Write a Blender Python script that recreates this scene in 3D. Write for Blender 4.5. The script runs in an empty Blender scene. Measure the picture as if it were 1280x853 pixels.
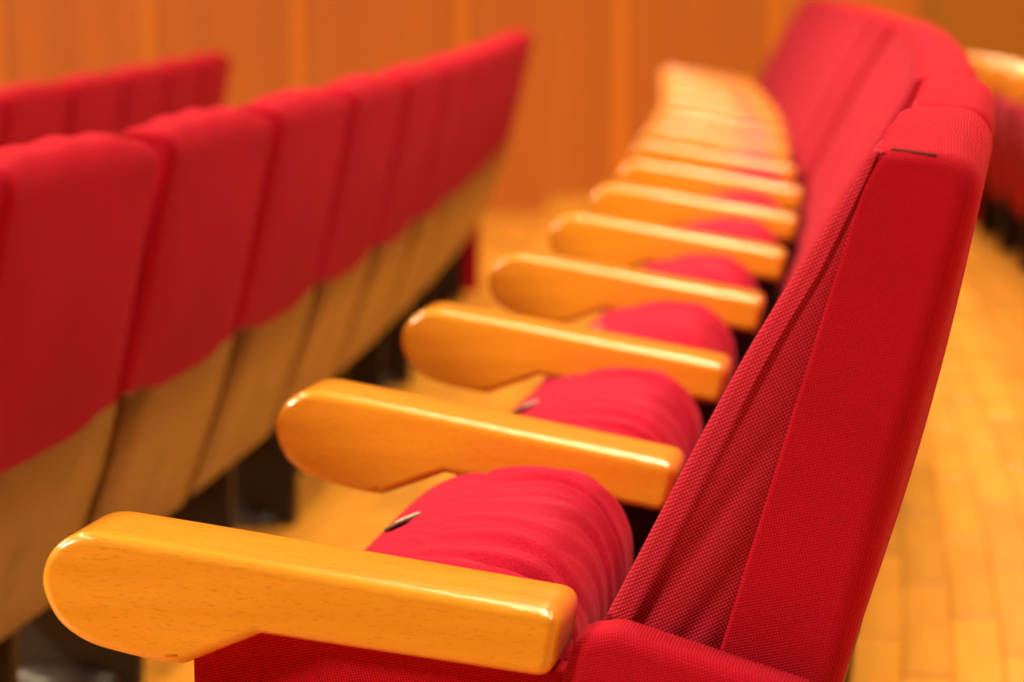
import bpy, math, random
from mathutils import Vector, Matrix

# ------------------------------------------------------------------ camera, world, lights, exposure
S = bpy.context.scene
C = S.collection
L = 0.41
CAM_Z = 1.0645 * L + 0.64
cam = bpy.data.objects.new('camera', bpy.data.cameras.new('camera'))
C.objects.link(cam)
cam.location = (0, 0, CAM_Z)
cam.rotation_euler = (math.radians(90) - 0.16655, 0, 0)
cam.data.sensor_width = 36.0
cam.data.lens = 2750 / 1280 * 36.0
cam.data.clip_start = 0.05
cam.data.dof.use_dof = True
cam.data.dof.focus_distance = 1.72
cam.data.dof.aperture_fstop = 4.0
S.camera = cam

world = bpy.data.worlds.new('hall_light')
S.world = world
world.use_nodes = True
world.node_tree.nodes['Background'].inputs[0].default_value = (1.0, 0.70, 0.36, 1)
world.node_tree.nodes['Background'].inputs[1].default_value = 0.06

S.view_settings.view_transform = 'Standard'
S.view_settings.look = 'None'
S.view_settings.gamma = 1.0
S.view_settings.use_curve_mapping = False
S.view_settings.exposure = -0.5

WARM = (1.0, 0.82, 0.52)


def lamp(name, loc, energy, size, target=None, color=WARM, spread=125):
    d = bpy.data.lights.new(name, 'AREA')
    d.shape = 'DISK'
    d.size = size
    d.energy = energy
    d.color = color
    d.spread = math.radians(spread)
    o = bpy.data.objects.new(name, d)
    o.location = loc
    if target is not None:
        o.rotation_euler = (Vector(target) - Vector(loc)).to_track_quat('-Z', 'Y').to_euler()
    C.objects.link(o)
    return o


# ceiling downlights of the hall, in lines above the rows and aisles
for gx, near, far in ((-3.0, 26, 40), (1.25, 26, 50), (3.1, 50, 50)):
    for gy in (-0.3, 1.5, 3.3, 5.1, 6.9, 8.6):
        lamp('ceiling_downlight', (gx, gy, 4.6), (near * ((1.3 if gx > 3 else .55) if gy < 0 else 1.2)) if gy < 6 else far, 0.14)
# narrow luminous strips across the ceiling above the middle row
for gy, en in ((0.5, 26), (2.2, 34), (3.9, 34), (5.6, 40), (7.3, 40)):
    st = lamp('ceiling_strip_light', (0.65, gy, 4.6), en, 1.5)
    st.data.shape = 'RECTANGLE'
    st.data.size_y = 0.09
# stage lighting on the left, in front of the seats
lamp('stage_light', (-6.5, 0.0, 4.0), 430, 1.0, (0.5, 3.6, 0.5))
lamp('stage_light', (-6.5, 5.0, 4.0), 300, 1.0, (0.8, 6.5, 0.5))

R = random.Random(7)
PI = math.pi


# ------------------------------------------------------------------ materials
def new_mat(name):
    m = bpy.data.materials.new(name)
    m.use_nodes = True
    nt = m.node_tree
    return m, nt, nt.nodes['Principled BSDF']


def nd(nt, t, **kw):
    n = nt.nodes.new(t)
    for k, v in kw.items():
        setattr(n, k, v)
    return n


def coords(nt, scale, rot=(0, 0, 0)):
    tc = nd(nt, 'ShaderNodeTexCoord')
    mp = nd(nt, 'ShaderNodeMapping')
    mp.inputs['Scale'].default_value = scale
    mp.inputs['Rotation'].default_value = rot
    nt.links.new(tc.outputs['Object'], mp.inputs['Vector'])
    return mp


def noise(nt, vec, scale, detail=4, rough=.55):
    n = nd(nt, 'ShaderNodeTexNoise')
    n.inputs['Scale'].default_value = scale
    n.inputs['Detail'].default_value = detail
    n.inputs['Roughness'].default_value = rough
    nt.links.new(vec.outputs[0], n.inputs['Vector'])
    return n


def ramp(nt, src, stops):
    r = nd(nt, 'ShaderNodeValToRGB')
    e = r.color_ramp.elements
    while len(e) < len(stops):
        e.new(.5)
    for i, (p, c) in enumerate(stops):
        e[i].position = p
        e[i].color = (*c, 1)
    nt.links.new(src, r.inputs[0])
    return r


def mix(nt, mode, fac, a, b):
    n = nd(nt, 'ShaderNodeMixRGB', blend_type=mode)
    for i, v in enumerate((fac, a, b)):
        if isinstance(v, (int, float)):
            n.inputs[i].default_value = v
        elif isinstance(v, tuple):
            n.inputs[i].default_value = (*v, 1)
        else:
            nt.links.new(v, n.inputs[i])
    return n


def bump(nt, b, h, strength, dist):
    n = nd(nt, 'ShaderNodeBump')
    n.inputs['Strength'].default_value = strength
    n.inputs['Distance'].default_value = dist
    nt.links.new(h, n.inputs['Height'])
    nt.links.new(n.outputs[0], b.inputs['Normal'])
    return n


def wood(name, lo, hi, grain, rough=.3, coat=.4, fleck=None, rand=.12, stain=None):
    """grain: scale vector, small along the grain"""
    m, nt, b = new_mat(name)
    v = coords(nt, grain)
    n1 = noise(nt, v, 1.0, 5)
    r1 = ramp(nt, n1.outputs[0], [(.3, lo), (.7, hi)])
    col = r1.outputs[0]
    if fleck:
        v2 = coords(nt, fleck, (0, math.radians(-4), 0))
        n2 = noise(nt, v2, 1.0, 1, .3)
        r2 = ramp(nt, n2.outputs[0], [(.64, (1, 1, 1)), (.72, (.85, .76, .66))])
        col = mix(nt, 'MULTIPLY', 1.0, col, r2.outputs[0]).outputs[0]
    if stain:
        v3 = coords(nt, stain)
        n3 = noise(nt, v3, 1.0, 3)
        r3 = ramp(nt, n3.outputs[0], [(.42, (.45, .38, .32)), (.58, (1, 1, 1))])
        col = mix(nt, 'MULTIPLY', .8, col, r3.outputs[0]).outputs[0]
    oi = nd(nt, 'ShaderNodeObjectInfo')
    r4 = ramp(nt, oi.outputs['Random'], [(0, (1 - rand,) * 3), (1, (1, 1, 1))])
    col = mix(nt, 'MULTIPLY', 1.0, col, r4.outputs[0]).outputs[0]
    nt.links.new(col, b.inputs['Base Color'])
    b.inputs['Roughness'].default_value = rough
    b.inputs['Coat Weight'].default_value = coat
    b.inputs['Coat Roughness'].default_value = .15
    b.inputs['Coat IOR'].default_value = 1.85
    b.inputs['Specular IOR Level'].default_value = .5
    v5 = coords(nt, (60, 160, 160))
    n5 = noise(nt, v5, 1.0, 3)
    bm = bump(nt, b, n5.outputs[0], .12, .004)
    nt.links.new(bm.outputs[0], b.inputs['Coat Normal'])
    return m


def fabric(name, lo, hi, period=.0020, ang=12, sheen=.25, depth=.5, soft=False, axis='XZ'):
    m, nt, b = new_mat(name)
    k = 2 * PI / (period or 1)
    tc = nd(nt, 'ShaderNodeTexCoord')
    mp = nd(nt, 'ShaderNodeMapping')
    mp.inputs['Rotation'].default_value = (0, math.radians(ang), 0)
    nt.links.new(tc.outputs['Object'], mp.inputs['Vector'])
    vn = noise(nt, mp, 5, 3)
    big = ramp(nt, vn.outputs[0], [(.35, (.86, .86, .86)), (.65, (1, 1, 1))])
    if soft:
        n1 = noise(nt, mp, 420, 4, .7)
        fac = n1.outputs[0]
        rr = ramp(nt, fac, [(.32, lo), (.68, hi)])
    else:
        sp = nd(nt, 'ShaderNodeSeparateXYZ')
        nt.links.new(mp.outputs[0], sp.inputs[0])

        def wave(sock, kk):
            a = nd(nt, 'ShaderNodeMath', operation='MULTIPLY')
            a.inputs[1].default_value = kk
            nt.links.new(sock, a.inputs[0])
            s = nd(nt, 'ShaderNodeMath', operation='SINE')
            nt.links.new(a.outputs[0], s.inputs[0])
            return s.outputs[0]
        s1, s2, s3 = wave(sp.outputs[0], k), wave(sp.outputs[2], k), wave(sp.outputs[1], k)
        # thread pattern in the plane each side of the upholstery lies in
        ns = nd(nt, 'ShaderNodeSeparateXYZ')
        nt.links.new(tc.outputs['Normal'], ns.inputs[0])

        def face(i):
            q = nd(nt, 'ShaderNodeMath', operation='POWER')
            ab = nd(nt, 'ShaderNodeMath', operation='ABSOLUTE')
            nt.links.new(ns.outputs[i], ab.inputs[0])
            nt.links.new(ab.outputs[0], q.inputs[0])
            q.inputs[1].default_value = 2.0
            iv = nd(nt, 'ShaderNodeMath', operation='SUBTRACT')
            iv.inputs[0].default_value = 1.0
            nt.links.new(q.outputs[0], iv.inputs[1])
            return iv.outputs[0]

        def times(u, v):
            q = nd(nt, 'ShaderNodeMath', operation='MULTIPLY')
            nt.links.new(u, q.inputs[0])
            nt.links.new(v, q.inputs[1])
            return q.outputs[0]

        def plus(u, v):
            q = nd(nt, 'ShaderNodeMath', operation='ADD')
            nt.links.new(u, q.inputs[0])
            nt.links.new(v, q.inputs[1])
            return q
        ml = plus(plus(times(s1, face(0)), times(s2, face(2))).outputs[0], times(s3, face(1)))
        ml2 = nd(nt, 'ShaderNodeMath', operation='MULTIPLY_ADD')
        nt.links.new(ml.outputs[0], ml2.inputs[0])
        ml2.inputs[1].default_value = .25
        ml2.inputs[2].default_value = .5
        fac = ml2.outputs[0]
        rr = ramp(nt, fac, [(.45, lo), (.95, hi)])
    cm = mix(nt, 'MULTIPLY', 1.0, rr.outputs[0], big.outputs[0])
    nt.links.new(cm.outputs[0], b.inputs['Base Color'])
    b.inputs['Roughness'].default_value = .85
    b.inputs['Specular IOR Level'].default_value = .12
    b.inputs['Sheen Weight'].default_value = sheen
    b.inputs['Sheen Roughness'].default_value = .45
    b.inputs['Sheen Tint'].default_value = (1, .24, .36, 1)
    bump(nt, b, fac, depth, .0008)
    return m


def plain(name, col, rough=.5, metal=0.0):
    m, nt, b = new_mat(name)
    v = coords(nt, (30, 30, 30))
    n = noise(nt, v, 1.0, 4)
    r = ramp(nt, n.outputs[0], [(.3, tuple(c * .8 for c in col)), (.7, col)])
    nt.links.new(r.outputs[0], b.inputs['Base Color'])
    b.inputs['Roughness'].default_value = rough
    b.inputs['Metallic'].default_value = metal
    return m


M = {}
M['beech'] = wood('beech_armrest', (.78, .295, .012), (.88, .365, .022), (5, 40, 60),   .28, .9, (130, 500, 900), .06)
M['ply'] = wood('beech_back_panel', (.215, .096, .017), (.28, .124, .022), (40, 60, 4), .4, .25, None, .15, (9, 5, 7))
M['veneer'] = wood('wall_veneer', (.47, .115, .002), (.56, .142, .003), (6, 6, .35), .6, 0, None, .10)
M['veneer_light'] = wood('wall_batten', (.63, .170, .003), (.69, .188, .004), (6, 6, .35), .5, .1, None, .08)
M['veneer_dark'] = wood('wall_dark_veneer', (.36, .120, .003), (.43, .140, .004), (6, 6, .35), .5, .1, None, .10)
M['parquet'] = wood('parquet', (.80, .32, .028), (.93, .40, .045), (30, 4, 30), .38, .2, None, .30)
M['parquet_joint'] = plain('parquet_joint', (.70, .27, .025), .6)
M['weave'] = fabric('red_weave', (.36, .001, .012), (.84, .007, .040), .0021, 14, .08, .9)
M['mesh_weave'] = fabric('red_mesh_weave', (.28, .001, .012), (.78, .040, .085), .0024, 28, .12, .7)
M['velvet'] = fabric('red_velvet', (.30, .001, .016), (.60, .004, .044), 0, 0, .20, .8, True)
M['rear_cloth'] = M['weave']
M['iron'] = plain('dark_iron', (.018, .012, .010), .5)
M['foot'] = plain('grey_foot_cover', (.05, .034, .028), .35)
M['holder'] = plain('dark_plate_holder', (.10, .075, .05), .4, .6)
M['plate'] = plain('pale_plate', (.80, .62, .48), .35)
M['slit'] = plain('dark_seam', (.07, .002, .004), .9)


# ------------------------------------------------------------------ mesh helpers
def mesh_of(name, verts, faces, mat, flat=()):
    me = bpy.data.meshes.new(name)
    me.from_pydata(verts, [], faces)
    me.update()
    fl = set(flat)
    me.polygons.foreach_set('use_smooth', [i not in fl for i in range(len(faces))])
    me.materials.append(mat)
    return me


def link(name, me, parent=None):
    o = bpy.data.objects.new(name, me)
    C.objects.link(o)
    if parent is not None:
        o.parent = parent
    return o


def catmull(pts, n, closed=False):
    out = []
    m = len(pts)
    for i in range(m if closed else m - 1):
        p = [pts[(i + k - 1) % m] if closed else pts[min(max(i + k - 1, 0), m - 1)] for k in range(4)]
        for j in range(n):
            t = j / n
            out.append(tuple(.5 * (2 * p[1][a] + (p[2][a] - p[0][a]) * t + (2 * p[0][a] - 5 * p[1][a] + 4 * p[2][a] - p[3][a]) * t * t
                                   + (3 * p[1][a] - p[0][a] - 3 * p[2][a] + p[3][a]) * t ** 3) for a in (0, 1)))
    if not closed:
        out.append(tuple(pts[-1]))
    return out


def round_poly(pts, radii, n=6, step=.02):
    """closed polygon with each corner filleted, straight runs subdivided"""
    out = []
    m = len(pts)
    for i in range(m):
        p0, p1, p2 = Vector(pts[i - 1]), Vector(pts[i]), Vector(pts[(i + 1) % m])
        r = radii[i]
        d0, d1 = (p0 - p1).normalized(), (p2 - p1).normalized()
        if r < 1e-5:
            out.append(p1.copy())
            continue
        half = d0.angle(d1) / 2
        t = r / math.tan(half)
        t = min(t, .48 * (p0 - p1).length, .48 * (p2 - p1).length)
        a, b = p1 + d0 * t, p1 + d1 * t
        for k in range(n + 1):
            u = k / n
            out.append(a * (1 - u) ** 2 + p1 * 2 * u * (1 - u) + b * u * u)
    dense = []
    for i in range(len(out)):
        a, b = out[i], out[(i + 1) % len(out)]
        k = max(1, int((b - a).length / step))
        for j in range(k):
            dense.append(a.lerp(b, j / k))
    return [(p.x, p.y) for p in dense]


def slab(name, outline, y0, y1, r, mat, rfun=None, warp=None, steps=5, ymid=8):
    """outline in (x,z), counter-clockwise or not, swept along y, rims rounded by r"""
    n = len(outline)
    area = sum(outline[i][0] * outline[(i + 1) % n][1] - outline[(i + 1) % n][0] * outline[i][1] for i in range(n))
    if area < 0:
        outline = outline[::-1]
    nor = []
    for i in range(n):
        a, b = outline[i - 1], outline[(i + 1) % n]
        t = Vector((b[0] - a[0], b[1] - a[1])).normalized()
        nor.append((-t.y, t.x))          # inward
    rr = [r * (rfun(*p) if rfun else 1) for p in outline]
    rows = []
    for k in range(steps + 1):
        f = k / steps * PI / 2
        rows.append((y0, 1 - math.sin(f), 1 - math.cos(f)))
    rows = [(y0, 1.07, 0)] + rows          # support ring for the flat cap
    ring = []
    for (y, ins, dep) in rows:
        ring.append([(outline[i][0] + nor[i][0] * rr[i] * ins, y + rr[i] * dep, outline[i][1] + nor[i][1] * rr[i] * ins) for i in range(n)])
    for k in range(1, ymid):
        t = k / ymid
        ring.append([(outline[i][0], y0 + rr[i] + (y1 - y0 - 2 * rr[i]) * t, outline[i][1]) for i in range(n)])
    for (y, ins, dep) in rows[::-1]:
        ring.append([(outline[i][0] + nor[i][0] * rr[i] * ins, y1 - rr[i] * dep, outline[i][1] + nor[i][1] * rr[i] * ins) for i in range(n)])
    verts = [p for q in ring for p in q]
    if warp:
        verts = [warp(*v) for v in verts]
    faces = []
    for k in range(len(ring) - 1):
        for i in range(n):
            j = (i + 1) % n
            faces.append((k * n + i, k * n + j, (k + 1) * n + j, (k + 1) * n + i))
    f0 = len(faces)
    faces.append(tuple(range(n))[::-1])
    faces.append(tuple((len(ring) - 1) * n + i for i in range(n)))
    faces = [f[::-1] for f in faces]
    return mesh_of(name, verts, faces, mat, (f0, f0 + 1))


def box_mesh(name, x0, x1, y0, y1, z0, z1, mat, bev=.002):
    import bmesh
    bm = bmesh.new()
    bmesh.ops.create_cube(bm, size=1)
    for v in bm.verts:
        v.co = Vector(((x0 + x1) / 2 + v.co.x * (x1 - x0), (y0 + y1) / 2 + v.co.y * (y1 - y0), (z0 + z1) / 2 + v.co.z * (z1 - z0)))
    if bev:
        bmesh.ops.bevel(bm, geom=bm.edges[:], offset=bev, segments=1, affect='EDGES')
    me = bpy.data.meshes.new(name)
    bm.to_mesh(me)
    bm.free()
    me.materials.append(mat)
    return me


def lerp_tab(tab, t):
    for (a, va), (b, vb) in zip(tab, tab[1:]):
        if t <= b:
            u = min(max((t - a) / (b - a), 0), 1)
            return va + (vb - va) * u
    return tab[-1][1]


# ------------------------------------------------------------------ the curve of the rows
A0, K1, K2 = .22859, .013944, .00024777
PITCH = 1.31997 * L


def head(s):
    s = min(s, 27.0)
    return A0 - K1 * s + K2 * s * s


def spine(s):
    """point and heading on the armrest line of the middle row at arc length s (metres)"""
    return _lut(s)


_ds = .02
_tab = {}
x, d = -.38566 * L, 3.93728 * L
for i in range(0, 1200):
    a = head(i * _ds / L)
    _tab[i] = (x, d, a)
    x += math.sin(a) * _ds
    d += math.cos(a) * _ds
x, d = -.38566 * L, 3.93728 * L
for i in range(0, -300, -1):
    a = head(i * _ds / L)
    _tab[i] = (x, d, a)
    x -= math.sin(a) * _ds
    d -= math.cos(a) * _ds


def _lut(s):
    i = int(math.floor(s / _ds))
    u = s / _ds - i
    p, q = _tab[i], _tab[i + 1]
    return tuple(p[k] + (q[k] - p[k]) * u for k in range(3))


def at(s, off, z=0):
    x, d, a = _lut(s)
    return Vector((x + math.cos(a) * off, d - math.sin(a) * off, z)), a


def s_for_depth(off, D):
    lo, hi = -4.0, 20.0
    for _ in range(50):
        m = (lo + hi) / 2
        if at(m, off)[0].y < D:
            lo = m
        else:
            hi = m
    return lo


def walk(off, s, dist):
    """arc parameter after going dist along the row that runs at offset off"""
    n = 20
    for _ in range(n):
        k = (K1 - 2 * K2 * s / L) / L      # heading change per metre
        s += dist / n / (1 + off * k)
    return s


ROW, STEP = 1.05, .085

# ------------------------------------------------------------------ setting: stepped floor
EDGE = [.345 + ROW * k for k in (-3, -2, -1, 0, 1)]
BANDS = [(-9.0, EDGE[0], -3 * STEP), (EDGE[0], EDGE[1], -2 * STEP), (EDGE[1], EDGE[2], -STEP), (EDGE[2], EDGE[3], 0.0),
         (EDGE[3], EDGE[4], .12), (EDGE[4], 9.0, .24)]
S0, S1 = -3.2, 10.6
floors = []
for bi, (o0, o1, z) in enumerate(BANDS):
    vs, fs = [], []
    n = 70
    for k in range(n + 1):
        s = S0 + (S1 - S0) * k / n
        for o, zz in ((o0, z - .14), (o0, z - .008), (o1, z - .008)):
            vs.append(tuple(at(s, o, zz)[0]))
    for k in range(n):
        b = k * 3
        fs += [(b, b + 1, b + 4, b + 3), (b + 1, b + 2, b + 5, b + 4)]
    fs = [f[::-1] for f in fs]
    me = mesh_of('floor', vs, fs, M['parquet_joint'], range(len(fs)))
    o = link('floor', me)
    o['kind'] = 'structure'
    floors.append(o)

PW, PL_ = .070, .46
plank_me = [box_mesh('plank', -PW / 2 + .0008, PW / 2 - .0008, -PL_ / 2 + .0008, PL_ / 2 - .0008, -.012, 0, M['parquet'], .0012)]


def planks(bi, o_from, o_to, s_from, s_to):
    z = BANDS[bi][2]
    n = max(1, round((o_to - o_from) / PW))
    w = (o_to - o_from) / n
    cnt = 0
    for i in range(n):
        s = s_from - (i * .37 % 1) * PL_
        while s < s_to:
            p, a = at(s + PL_ / 2, o_from + w * (i + .5), z - R.uniform(0, .0012))
            ob = link('plank', plank_me[0], floors[bi])
            ob.location = p
            ob.rotation_euler = (0, 0, -a)
            cnt += 1
            s += PL_ * 1.0
    return cnt


def boards_rest(bi, o_from, o_to, s_from, s_to):
    """the boards past the ones laid singly, as one piece of real geometry"""
    z = BANDS[bi][2]
    n = max(1, round((o_to - o_from) / .14))
    w = (o_to - o_from) / n
    vs, fs = [], []
    for i in range(n):
        s = s_from - (i * .37 % 1) * .92
        while s < s_to:
            e = min(s + .92, s_to)
            b = len(vs)
            zt = z - R.uniform(0, .0012)
            for ss, oo in ((s + .001, o_from + w * i + .001), (e - .001, o_from + w * i + .001), (e - .001, o_from + w * (i + 1) - .001), (s + .001, o_from + w * (i + 1) - .001)):
                vs.append(tuple(at(ss, oo, zt)[0]))
            for j in range(4):
                v = vs[b + j]
                vs.append((v[0], v[1], z - .0085))
            fs += [(b, b + 3, b + 2, b + 1)] + [(b + j, b + (j + 1) % 4, b + 4 + (j + 1) % 4, b + 4 + j) for j in range(4)]
            s = e
    me = mesh_of('parquet_boards', vs, fs, M['parquet'], range(len(fs)))
    ob = link('parquet_boards', me, floors[bi])
    ob['kind'] = 'stuff'


planks(4, EDGE[3], EDGE[4], .2, 9.2)
boards_rest(4, EDGE[3], EDGE[4], S0, -.3)
planks(3, EDGE[2], EDGE[3], 1.0, 9.2)
boards_rest(3, EDGE[2], EDGE[3], S0, .5)
planks(2, EDGE[1], EDGE[2], 1.0, 9.2)
boards_rest(2, EDGE[1], EDGE[2], S0, .5)
for bi in (0, 1, 5):
    boards_rest(bi, max(BANDS[bi][0], -6), min(BANDS[bi][1], 6), S0, 9.2)

# ------------------------------------------------------------------ setting: panelled wall at the back
WD = 26.2 * L
wall = link('wall_far', box_mesh('wall_far', -8, 8, WD + .03, WD + .2, -.8, 4.6, M['parquet_joint'], 0))
wall['kind'] = 'structure'
PXM = 105 / L                                     # pixels per metre at the wall
seams = [((px - 640) / PXM) for px in (-565, -375, -185, 3, 190, 375, 578, 775, 965, 1152, 1342, 1532)]
for i in range(len(seams) - 1):
    x0, x1 = seams[i] + .035, seams[i + 1] - .035
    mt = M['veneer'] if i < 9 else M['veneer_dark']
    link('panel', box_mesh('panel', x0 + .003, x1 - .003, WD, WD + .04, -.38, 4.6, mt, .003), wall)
for i, sx in enumerate(seams):
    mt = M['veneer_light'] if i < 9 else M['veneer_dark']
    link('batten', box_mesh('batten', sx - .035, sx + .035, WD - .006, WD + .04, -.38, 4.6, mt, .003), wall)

# ------------------------------------------------------------------ the theatre chair: shapes in chair space
# local x points to the back of the chair, y along the row, z up; the armrest line is y = 0
P = PITCH


def armrest_outline(rot=0.0):
    front = [(.020, .6400), (-.060, .6488), (-.130, .6560), (-.158, .6580), (-.176, .6530), (-.190, .6405), (-.197, .6230), (-.195, .6050), (-.183, .5850),
             (-.160, .5710), (-.125, .5635), (-.094, .5592)]
    pts = catmull(front, 5)
    path = [pts[-1], (-.084, .5600), (-.022, .5880), (.2005, .5700), (.2075, .6195), pts[0]]
    rad = [0, .014, .008, .015, .015, 0]
    poly = pts[:-1]
    for i in range(1, 5):
        p0, p1, p2 = Vector(path[i - 1]), Vector(path[i]), Vector(path[i + 1])
        d0, d1 = (p0 - p1).normalized(), (p2 - p1).normalized()
        t = min(rad[i] / math.tan(d0.angle(d1) / 2), .45 * (p0 - p1).length)
        a, b = p1 + d0 * t, p1 + d1 * t
        q = Vector(poly[-1])
        if i > 1:
            k = int((a - q).length / .03)
            poly += [tuple(q.lerp(a, j / k)) for j in range(1, k)] if k > 1 else []
        for j in range(6):
            u = j / 5
            poly.append(tuple(a * (1 - u) ** 2 + p1 * 2 * u * (1 - u) + b * u * u))
    q, e = Vector(poly[-1]), Vector(pts[0])
    poly += [tuple(q.lerp(e, j / 6)) for j in range(1, 6)]
    c, s = math.cos(rot), math.sin(rot)
    cx, cz = .01, .63
    return [(cx + (x - cx) * c + (z - cz) * s, cz - (x - cx) * s + (z - cz) * c) for x, z in poly]


def arm_mesh(rot):
    return slab('armrest', armrest_outline(rot), -.041, .041, .0090, M['beech'], steps=5, ymid=3)


ARM_END, ARM_MID = arm_mesh(0.0), arm_mesh(math.radians(2.9))

Y0, Y1 = .020, P - .020


def shell_mesh():
    pts = [(.2930, .502), (.4180, .9575), (.4985, .9550), (.3905, .502)]
    out = round_poly(pts, [.012, .016, .034, .03], 8, .014)

    def rf(x, z):
        seam = .3125 + (z - .573) * .2865
        t = min(max((x - seam) / .07, 0), 1)
        top = min(max((z - .92) / .03, 0), 1)
        return max(.18 + .82 * t, .55 * top)

    def warp(x, y, z):
        u = (y - (Y0 + Y1) / 2) / ((Y1 - Y0) / 2)
        k = min(max((z - .60) / .36, 0), 1)
        z += .011 * (1 - u * u) * k ** 3 - .004 * k ** 3
        kk = min(max((z - .62) / .34, 0), 1)
        if u > 0:
            y -= .026 * kk * u
            z -= .014 * max(0, (u - .55) / .45) ** 2 * kk ** 4
        # soft padding: the rear swells a little, small dents on the crest
        rear = min(max((x - (.3125 + (z - .573) * .2865) - .05) / .04, 0), 1)
        x += rear * .010 * (1 - u ** 4) * math.sin(PI * min(max((z - .55) / .42, 0), 1))
        z += k ** 6 * .0022 * math.sin(y * 47 + x * 60) * (1 - u ** 8)
        return (x, y, z)
    return slab('backrest', out, Y0, Y1, .0175, M['weave'], rf, warp, 6, 26)


TH = [(.49, .098), (.573, .099), (.65, .083), (.725, .068), (.806, .050), (.86, .034), (.902, .020), (.93, .010), (.952, .004)]


def cushion_mesh():
    ya, yb = Y0 + .004, Y1 - .004
    nz, ns, nf, nc = 74, 16, 44, 6
    verts, faces = [], []
    row_n = None
    for k in range(nz + 1):
        z = .492 + (.952 - .492) * k / nz
        xs = .3125 + (z - .573) * .2865 + .004
        th = lerp_tab(TH, z) + .004
        # smoothed thickness
        th = (lerp_tab(TH, z - .015) + lerp_tab(TH, z) + lerp_tab(TH, z + .015)) / 3 + .004
        rc = min(.016, th * .45)
        row = []
        for i in range(ns + 1):                      # near side, from the seam to the front corner
            row.append((xs - (th - rc) * i / ns, ya, 0, 1 - 0 * i, i / ns))
        for i in range(1, nc):
            f = i / nc * PI / 2
            row.append((xs - (th - rc) - rc * math.sin(f), ya + rc * (1 - math.cos(f)), 1, 0, 1))
        for i in range(nf + 1):
            row.append((xs - th, ya + rc + (yb - ya - 2 * rc) * i / nf, 2, 0, 1))
        for i in range(1, nc):
            f = i / nc * PI / 2
            row.append((xs - (th - rc) - rc * math.cos(f), yb - rc * (1 - math.sin(f)), 1, 0, 1))
        for i in range(ns + 1):
            row.append((xs - (th - rc) * (1 - i / ns), yb, 3, 0, 1 - i / ns))
        row_n = len(row)
        low = min(max((.80 - z) / .2, 0), 1)
        for (x, y, part, q, u) in row:
            if part in (0, 3):
                sgn = -1 if part == 0 else 1
                # long diagonal folds on the slack side cloth, fading to the seam and upwards
                c = (x - xs) * .80 + (z - .573) * -.34
                f = math.sin(c * 190 + 1.1 + 6 * (z - .6)) * .5 + .5
                f2 = math.sin(c * 95 + 18 * (z - .6) + .5)
                d = (-.0046 * f ** 2 * low - .0022 * f2 * low) * math.sin(PI * min(max(u, .02), .96)) ** .7
                bulge = .006 * math.sin(PI * u) * (.4 + .6 * low)
                pip = .0034 * math.exp(-((u - .93) / .05) ** 2)
                y += sgn * (bulge + d + pip)
            elif part == 2:
                v = (y - ya) / (yb - ya)
                x += .012 * math.sin(PI * v) * (1 if z < .9 else (0.952 - z) / .052)
                x += .0022 * math.sin(v * 21 + z * 9) * low
            verts.append((x, y, z))
    for k in range(nz):
        for i in range(row_n):
            j = (i + 1) % row_n
            faces.append((k * row_n + i, k * row_n + j, (k + 1) * row_n + j, (k + 1) * row_n + i))
    faces.append(tuple(range(row_n))[::-1])
    faces.append(tuple(nz * row_n + i for i in range(row_n)))
    n = len(faces)
    faces = [f[::-1] for f in faces]
    return mesh_of('back_cushion', verts, faces, M['mesh_weave'], (n - 1, n - 2))


SEAT_PTS = [(-.088, .495), (-.081, .527), (-.053, .562), (-.012, .596), (.043, .611), (.096, .614), (.138, .602), (.163, .575), (.174, .535), (.168, .45),
            (.155, .32), (.125, .19), (.08, .135), (.02, .125), (-.02, .16), (-.05, .25), (-.082, .38)]


def seat_point(t, y):
    pass


def seat_mesh():
    sec = catmull(SEAT_PTS, 9, True)
    n = len(sec)
    cx, cz = .04, .38
    nor = []
    for i in range(n):
        a, b = sec[i - 1], sec[(i + 1) % n]
        t = Vector((b[0] - a[0], b[1] - a[1])).normalized()
        v = Vector((t.y, -t.x))
        if v.x * (sec[i][0] - cx) + v.y * (sec[i][1] - cz) < 0:
            v = -v
        nor.append(v)
    ya, yb, r = .047, P - .044, .060
    ys = []
    for k in range(9):
        f = k / 8 * PI / 2
        ys.append((ya + r * (1 - math.cos(f)), (1 - math.sin(f)) * r))
    m = 120
    for k in range(1, m):
        ys.append((ya + r + (yb - ya - 2 * r) * k / m, 0))
    ys += [(ya + yb - y, q) for y, q in ys[8::-1]] if False else [(ya + yb - y, q) for y, q in reversed(ys[:9])]
    verts = []
    for (y, ins) in ys:
        for i in range(n):
            x, z = sec[i]
            u = i / n
            # how far over the roll: folds live on the crown and the face turned to the back
            top = math.exp(-((u - .36) / .13) ** 2)
            # pillowy folds running over the roll, meandering, with narrow creases between them
            yy = y + .010 * math.sin(u * 17 + y * 15) + .006 * math.sin(u * 37 + y * 31) - .10 * (u - .36) * (y - .2)
            ph = yy / .046 + .35 * math.sin(y * 13)
            fold = abs(math.sin(PI * ph)) ** .7
            ph2 = (yy + .05 * u) / .029
            d = (.0105 * (fold - .7) + .0022 * math.sin(2 * PI * ph2)) * top * (.72 + .4 * math.sin(y * 23 + u * 14))
            # seam across the front of the roll
            d -= .0032 * math.exp(-((u - .222) / .006) ** 2)
            px = x - nor[i].x * (ins - d)
            pz = z - nor[i].y * (ins - d)
            verts.append((px + .04 * (yb - y), y, pz))
    faces = []
    for k in range(len(ys) - 1):
        for i in range(n):
            j = (i + 1) % n
            faces.append((k * n + i, k * n + j, (k + 1) * n + j, (k + 1) * n + i))
    f0 = len(faces)
    faces.append(tuple(range(n))[::-1])
    faces.append(tuple((len(ys) - 1) * n + i for i in range(n)))
    return mesh_of('seat', verts, faces, M['velvet'], (f0, f0 + 1))


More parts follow.
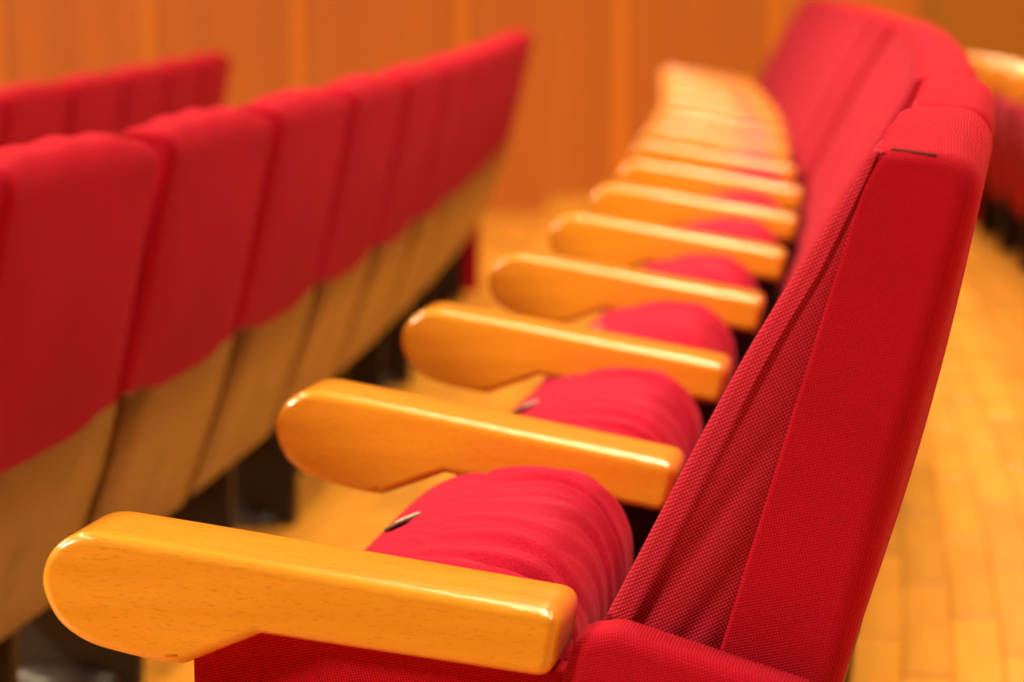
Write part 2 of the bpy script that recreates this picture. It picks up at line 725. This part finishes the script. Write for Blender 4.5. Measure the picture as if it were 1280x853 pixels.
def end_panel_mesh():
    """upholstered board set back under the armrest"""
    pts = [(-.086, .03), (-.086, .5630), (-.022, .5890), (.240, .5660), (.30, .50), (.30, .03)]
    out = round_poly(pts, [.01, .006, .012, .01, .02, .01], 6, .015)
    return slab('end_panel', out, -.013, .012, .004, M['weave'], None, None, 4, 3)


def side_pad_mesh():
    """padded block behind the armrest that the backrest stands on"""
    pts = [(.150, .30), (.186, .500), (.2150, .601), (.246, .6065), (.392, .567), (.398, .54), (.31, .30)]
    out = round_poly(pts, [.03, .03, .022, .034, .03, .03, .03], 6, .012)
    return slab('side_pad', out, -.031, .016, .0125, M['weave'], None, None, 6, 4)


def back_panel_mesh(y0=.022):
    out = round_poly([(.398, .594), (.4150, .5945), (.3915, .505), (.322, .315), (.309, .318), (.377, .507)], [.003, .003, .02, .004, .004, .02], 3, .05)
    return slab('back_panel', out, y0, P - .022, .003, M['ply'], None, None, 2, 4)


def standard_mesh(hgt):
    out = round_poly([(-.040, .0), (-.035, .26), (.035, .46), (.035, hgt), (.190, hgt - .012), (.25, .30), (.24, .0)], [.004, .05, .03, .004, .004, .03, .004], 4, .05)
    return slab('leg', out, -.017, .017, .004, M['iron'], None, None, 2, 2)


def foot_mesh():
    vs, fs = [], []
    prof = [(.075, 0), (.075, .012), (.066, .024), (.045, .032), (.0, .034)]
    n = 20
    for r, z in prof[:-1]:
        for i in range(n):
            vs.append((.112 + r * 1.35 * math.cos(2 * PI * i / n), r * .8 * math.sin(2 * PI * i / n), z))
    vs.append((.112, 0, .034))
    for k in range(3):
        for i in range(n):
            fs.append((k * n + i, k * n + (i + 1) % n, (k + 1) * n + (i + 1) % n, (k + 1) * n + i))
    for i in range(n):
        fs.append((3 * n + i, 3 * n + (i + 1) % n, 4 * n))
    return mesh_of('foot', vs, fs, M['foot'])


PAD = side_pad_mesh()
SHELL, CUSH, SEAT, ENDP, BACKP, FOOT = shell_mesh(), cushion_mesh(), seat_mesh(), end_panel_mesh(), back_panel_mesh(), foot_mesh()
BACKP_END = back_panel_mesh(.06)
STAND = standard_mesh(.572)
STAND_END = standard_mesh(.50)
BRACKET = box_mesh('hinge_bar', .13, .19, -.0, P, .30, .33, M['iron'], .004)
# seat number plate: a small dark holder with a pale insert, lying on the front roll of the seat
PX, PZ, PY = .0010, .5960, .288
HOLD = box_mesh('number_plate', -.0095, .0095, -.027, .027, -.001, .0025, M['holder'], .0012)
INS = box_mesh('plate_insert', -.0058, .0058, -.012, .015, .002, .0042, M['plate'], .001)
SLIT = box_mesh('open_seam', -.016, .016, -.0010, .0010, -.0008, .0007, M['slit'], .0004)

PIV = Vector((.13, 0, .30))


def chair(proto, loc, rz, label, group, first=False, last=False, seat_rot=0.0):
    """first: the end of the row on the near side; last: the far end. Copies share mesh data."""
    root = bpy.data.objects.new('theatre_chair', None)
    root.empty_display_size = .1
    C.objects.link(root)
    root.location = loc
    root.rotation_euler = (0, 0, rz)
    root['label'] = label
    root['category'] = 'chair'
    root['group'] = group
    link('armrest', ARM_END if first else ARM_MID, root)
    link('backrest', SHELL, root)
    link('back_cushion', CUSH, root)
    st = link('seat', SEAT, root)
    mt = Matrix.Translation(PIV) @ Matrix.Rotation(seat_rot, 4, 'Y') @ Matrix.Translation(-PIV)
    st.matrix_local = mt
    hp = link('number_plate', HOLD, st)
    hp.location = (PX, PY, PZ)
    hp.rotation_euler = (0, math.radians(-30), math.radians(-17))
    ip = link('plate_insert', INS, st)
    ip.location = (PX, PY, PZ)
    ip.rotation_euler = (0, math.radians(-30), math.radians(-17))
    link('back_panel', BACKP_END if first else BACKP, root)
    link('leg', STAND_END if first else STAND, root)
    link('foot', FOOT, root)
    link('hinge_bar', BRACKET, root)
    if first:
        link('end_panel', ENDP, root)
        link('side_pad', PAD, root)
    if last:
        a = link('armrest', ARM_MID, root)
        a.location = (0, P, 0)
        e = link('end_panel', ENDP, root)
        e.location = (0, P, 0)
        q = link('side_pad', PAD, root)
        q.location = (0, P + .016, 0)
        g = link('leg', STAND_END, root)
        g.location = (0, P, 0)
        f = link('foot', FOOT, root)
        f.location = (0, P, 0)
    return root


NTH = ['first', 'second', 'third', 'fourth', 'fifth', 'sixth', 'seventh', 'eighth', 'ninth', 'tenth', 'eleventh', 'twelfth', 'thirteenth', 'fourteenth', 'fifteenth', 'sixteenth']

# middle row, the one in focus
DX = [0, .005, -.005, -.003, .003, .007, .010, -.006, -.013, -.008, -.004, 0, 0, 0, 0, 0]
N_MAIN = 15
srot = [0, -.02, -.02, -.03, .01, -.02, .015, -.01, 0, .02, -.02, 0, .01, 0, 0]
for i in range(N_MAIN):
    p, a = at(i * PITCH, DX[i], 0)
    if i == 0:
        lab = 'red theatre chair in sharp focus, end of the middle row, with upholstered side panel'
    elif i == N_MAIN - 1:
        lab = 'farthest red theatre chair of the middle row, by the wood panelled wall'
    else:
        lab = f'red theatre chair with beech armrest, {NTH[i]} from the near end of the middle row'
    c = chair(None, p, -a, lab, 'theatre chairs of the middle row', i == 0, i == N_MAIN - 1, srot[i])
    if i == 0:
        sl = link('open_seam', SLIT, c)
        sl.location = (.445, .0245, .9518)
        sl.rotation_euler = (.8, math.radians(6), math.radians(-5))

# the rows in front run at a slightly different angle from the middle row
def skew(p, a):
    return Vector((p.x - .02 * (p.y - 8 * L), p.y, p.z)), a - .02


# left row, seen from behind, one step lower
off = -ROW
s = s_for_depth(off, 7.28 * L)
s = walk(off, s, -2 * PITCH)
N_LEFT = 11
for i in range(N_LEFT):
    p, a = skew(*at(s, off, -STEP))
    if i == 0:
        lab = 'nearest red theatre chair of the left row, mostly cut off by the picture edge'
    elif i == N_LEFT - 1:
        lab = 'farthest red theatre chair of the left row, its red side panel in shadow'
    else:
        lab = f'red theatre chair seen from behind, {NTH[i]} nearest in the left row'
    chair(None, p, -a, lab, 'theatre chairs of the left row seen from behind', False, i == N_LEFT - 1, R.uniform(-.04, .03))
    s = walk(off, s, PITCH)

# the row beyond it, two steps lower
off = -2 * ROW - .05
s = s_for_depth(off, 19.8 * L)
s = walk(off, s, -7 * PITCH)
for i in range(7):
    p, a = skew(*at(s, off, -2 * STEP))
    lab = f'red theatre chair of the lowest row at upper left, {NTH[6 - i]} from far end'
    chair(None, p, -a, lab, 'theatre chairs of the lowest row at upper left', False, i == 6, R.uniform(-.04, .03))
    s = walk(off, s, PITCH)

# right row, one step higher
off = ROW - .03
s = s_for_depth(off, 19.8 * L)
s = walk(off, s, -6 * PITCH)
for i in range(6):
    p, a = at(s, off, .12)
    lab = f'red theatre chair of the right row, one step up, {NTH[5 - i]} from far end'
    chair(None, p, -a, lab, 'theatre chairs of the right row, one step up', False, i == 5, R.uniform(-.04, .03))
    s = walk(off, s, PITCH)
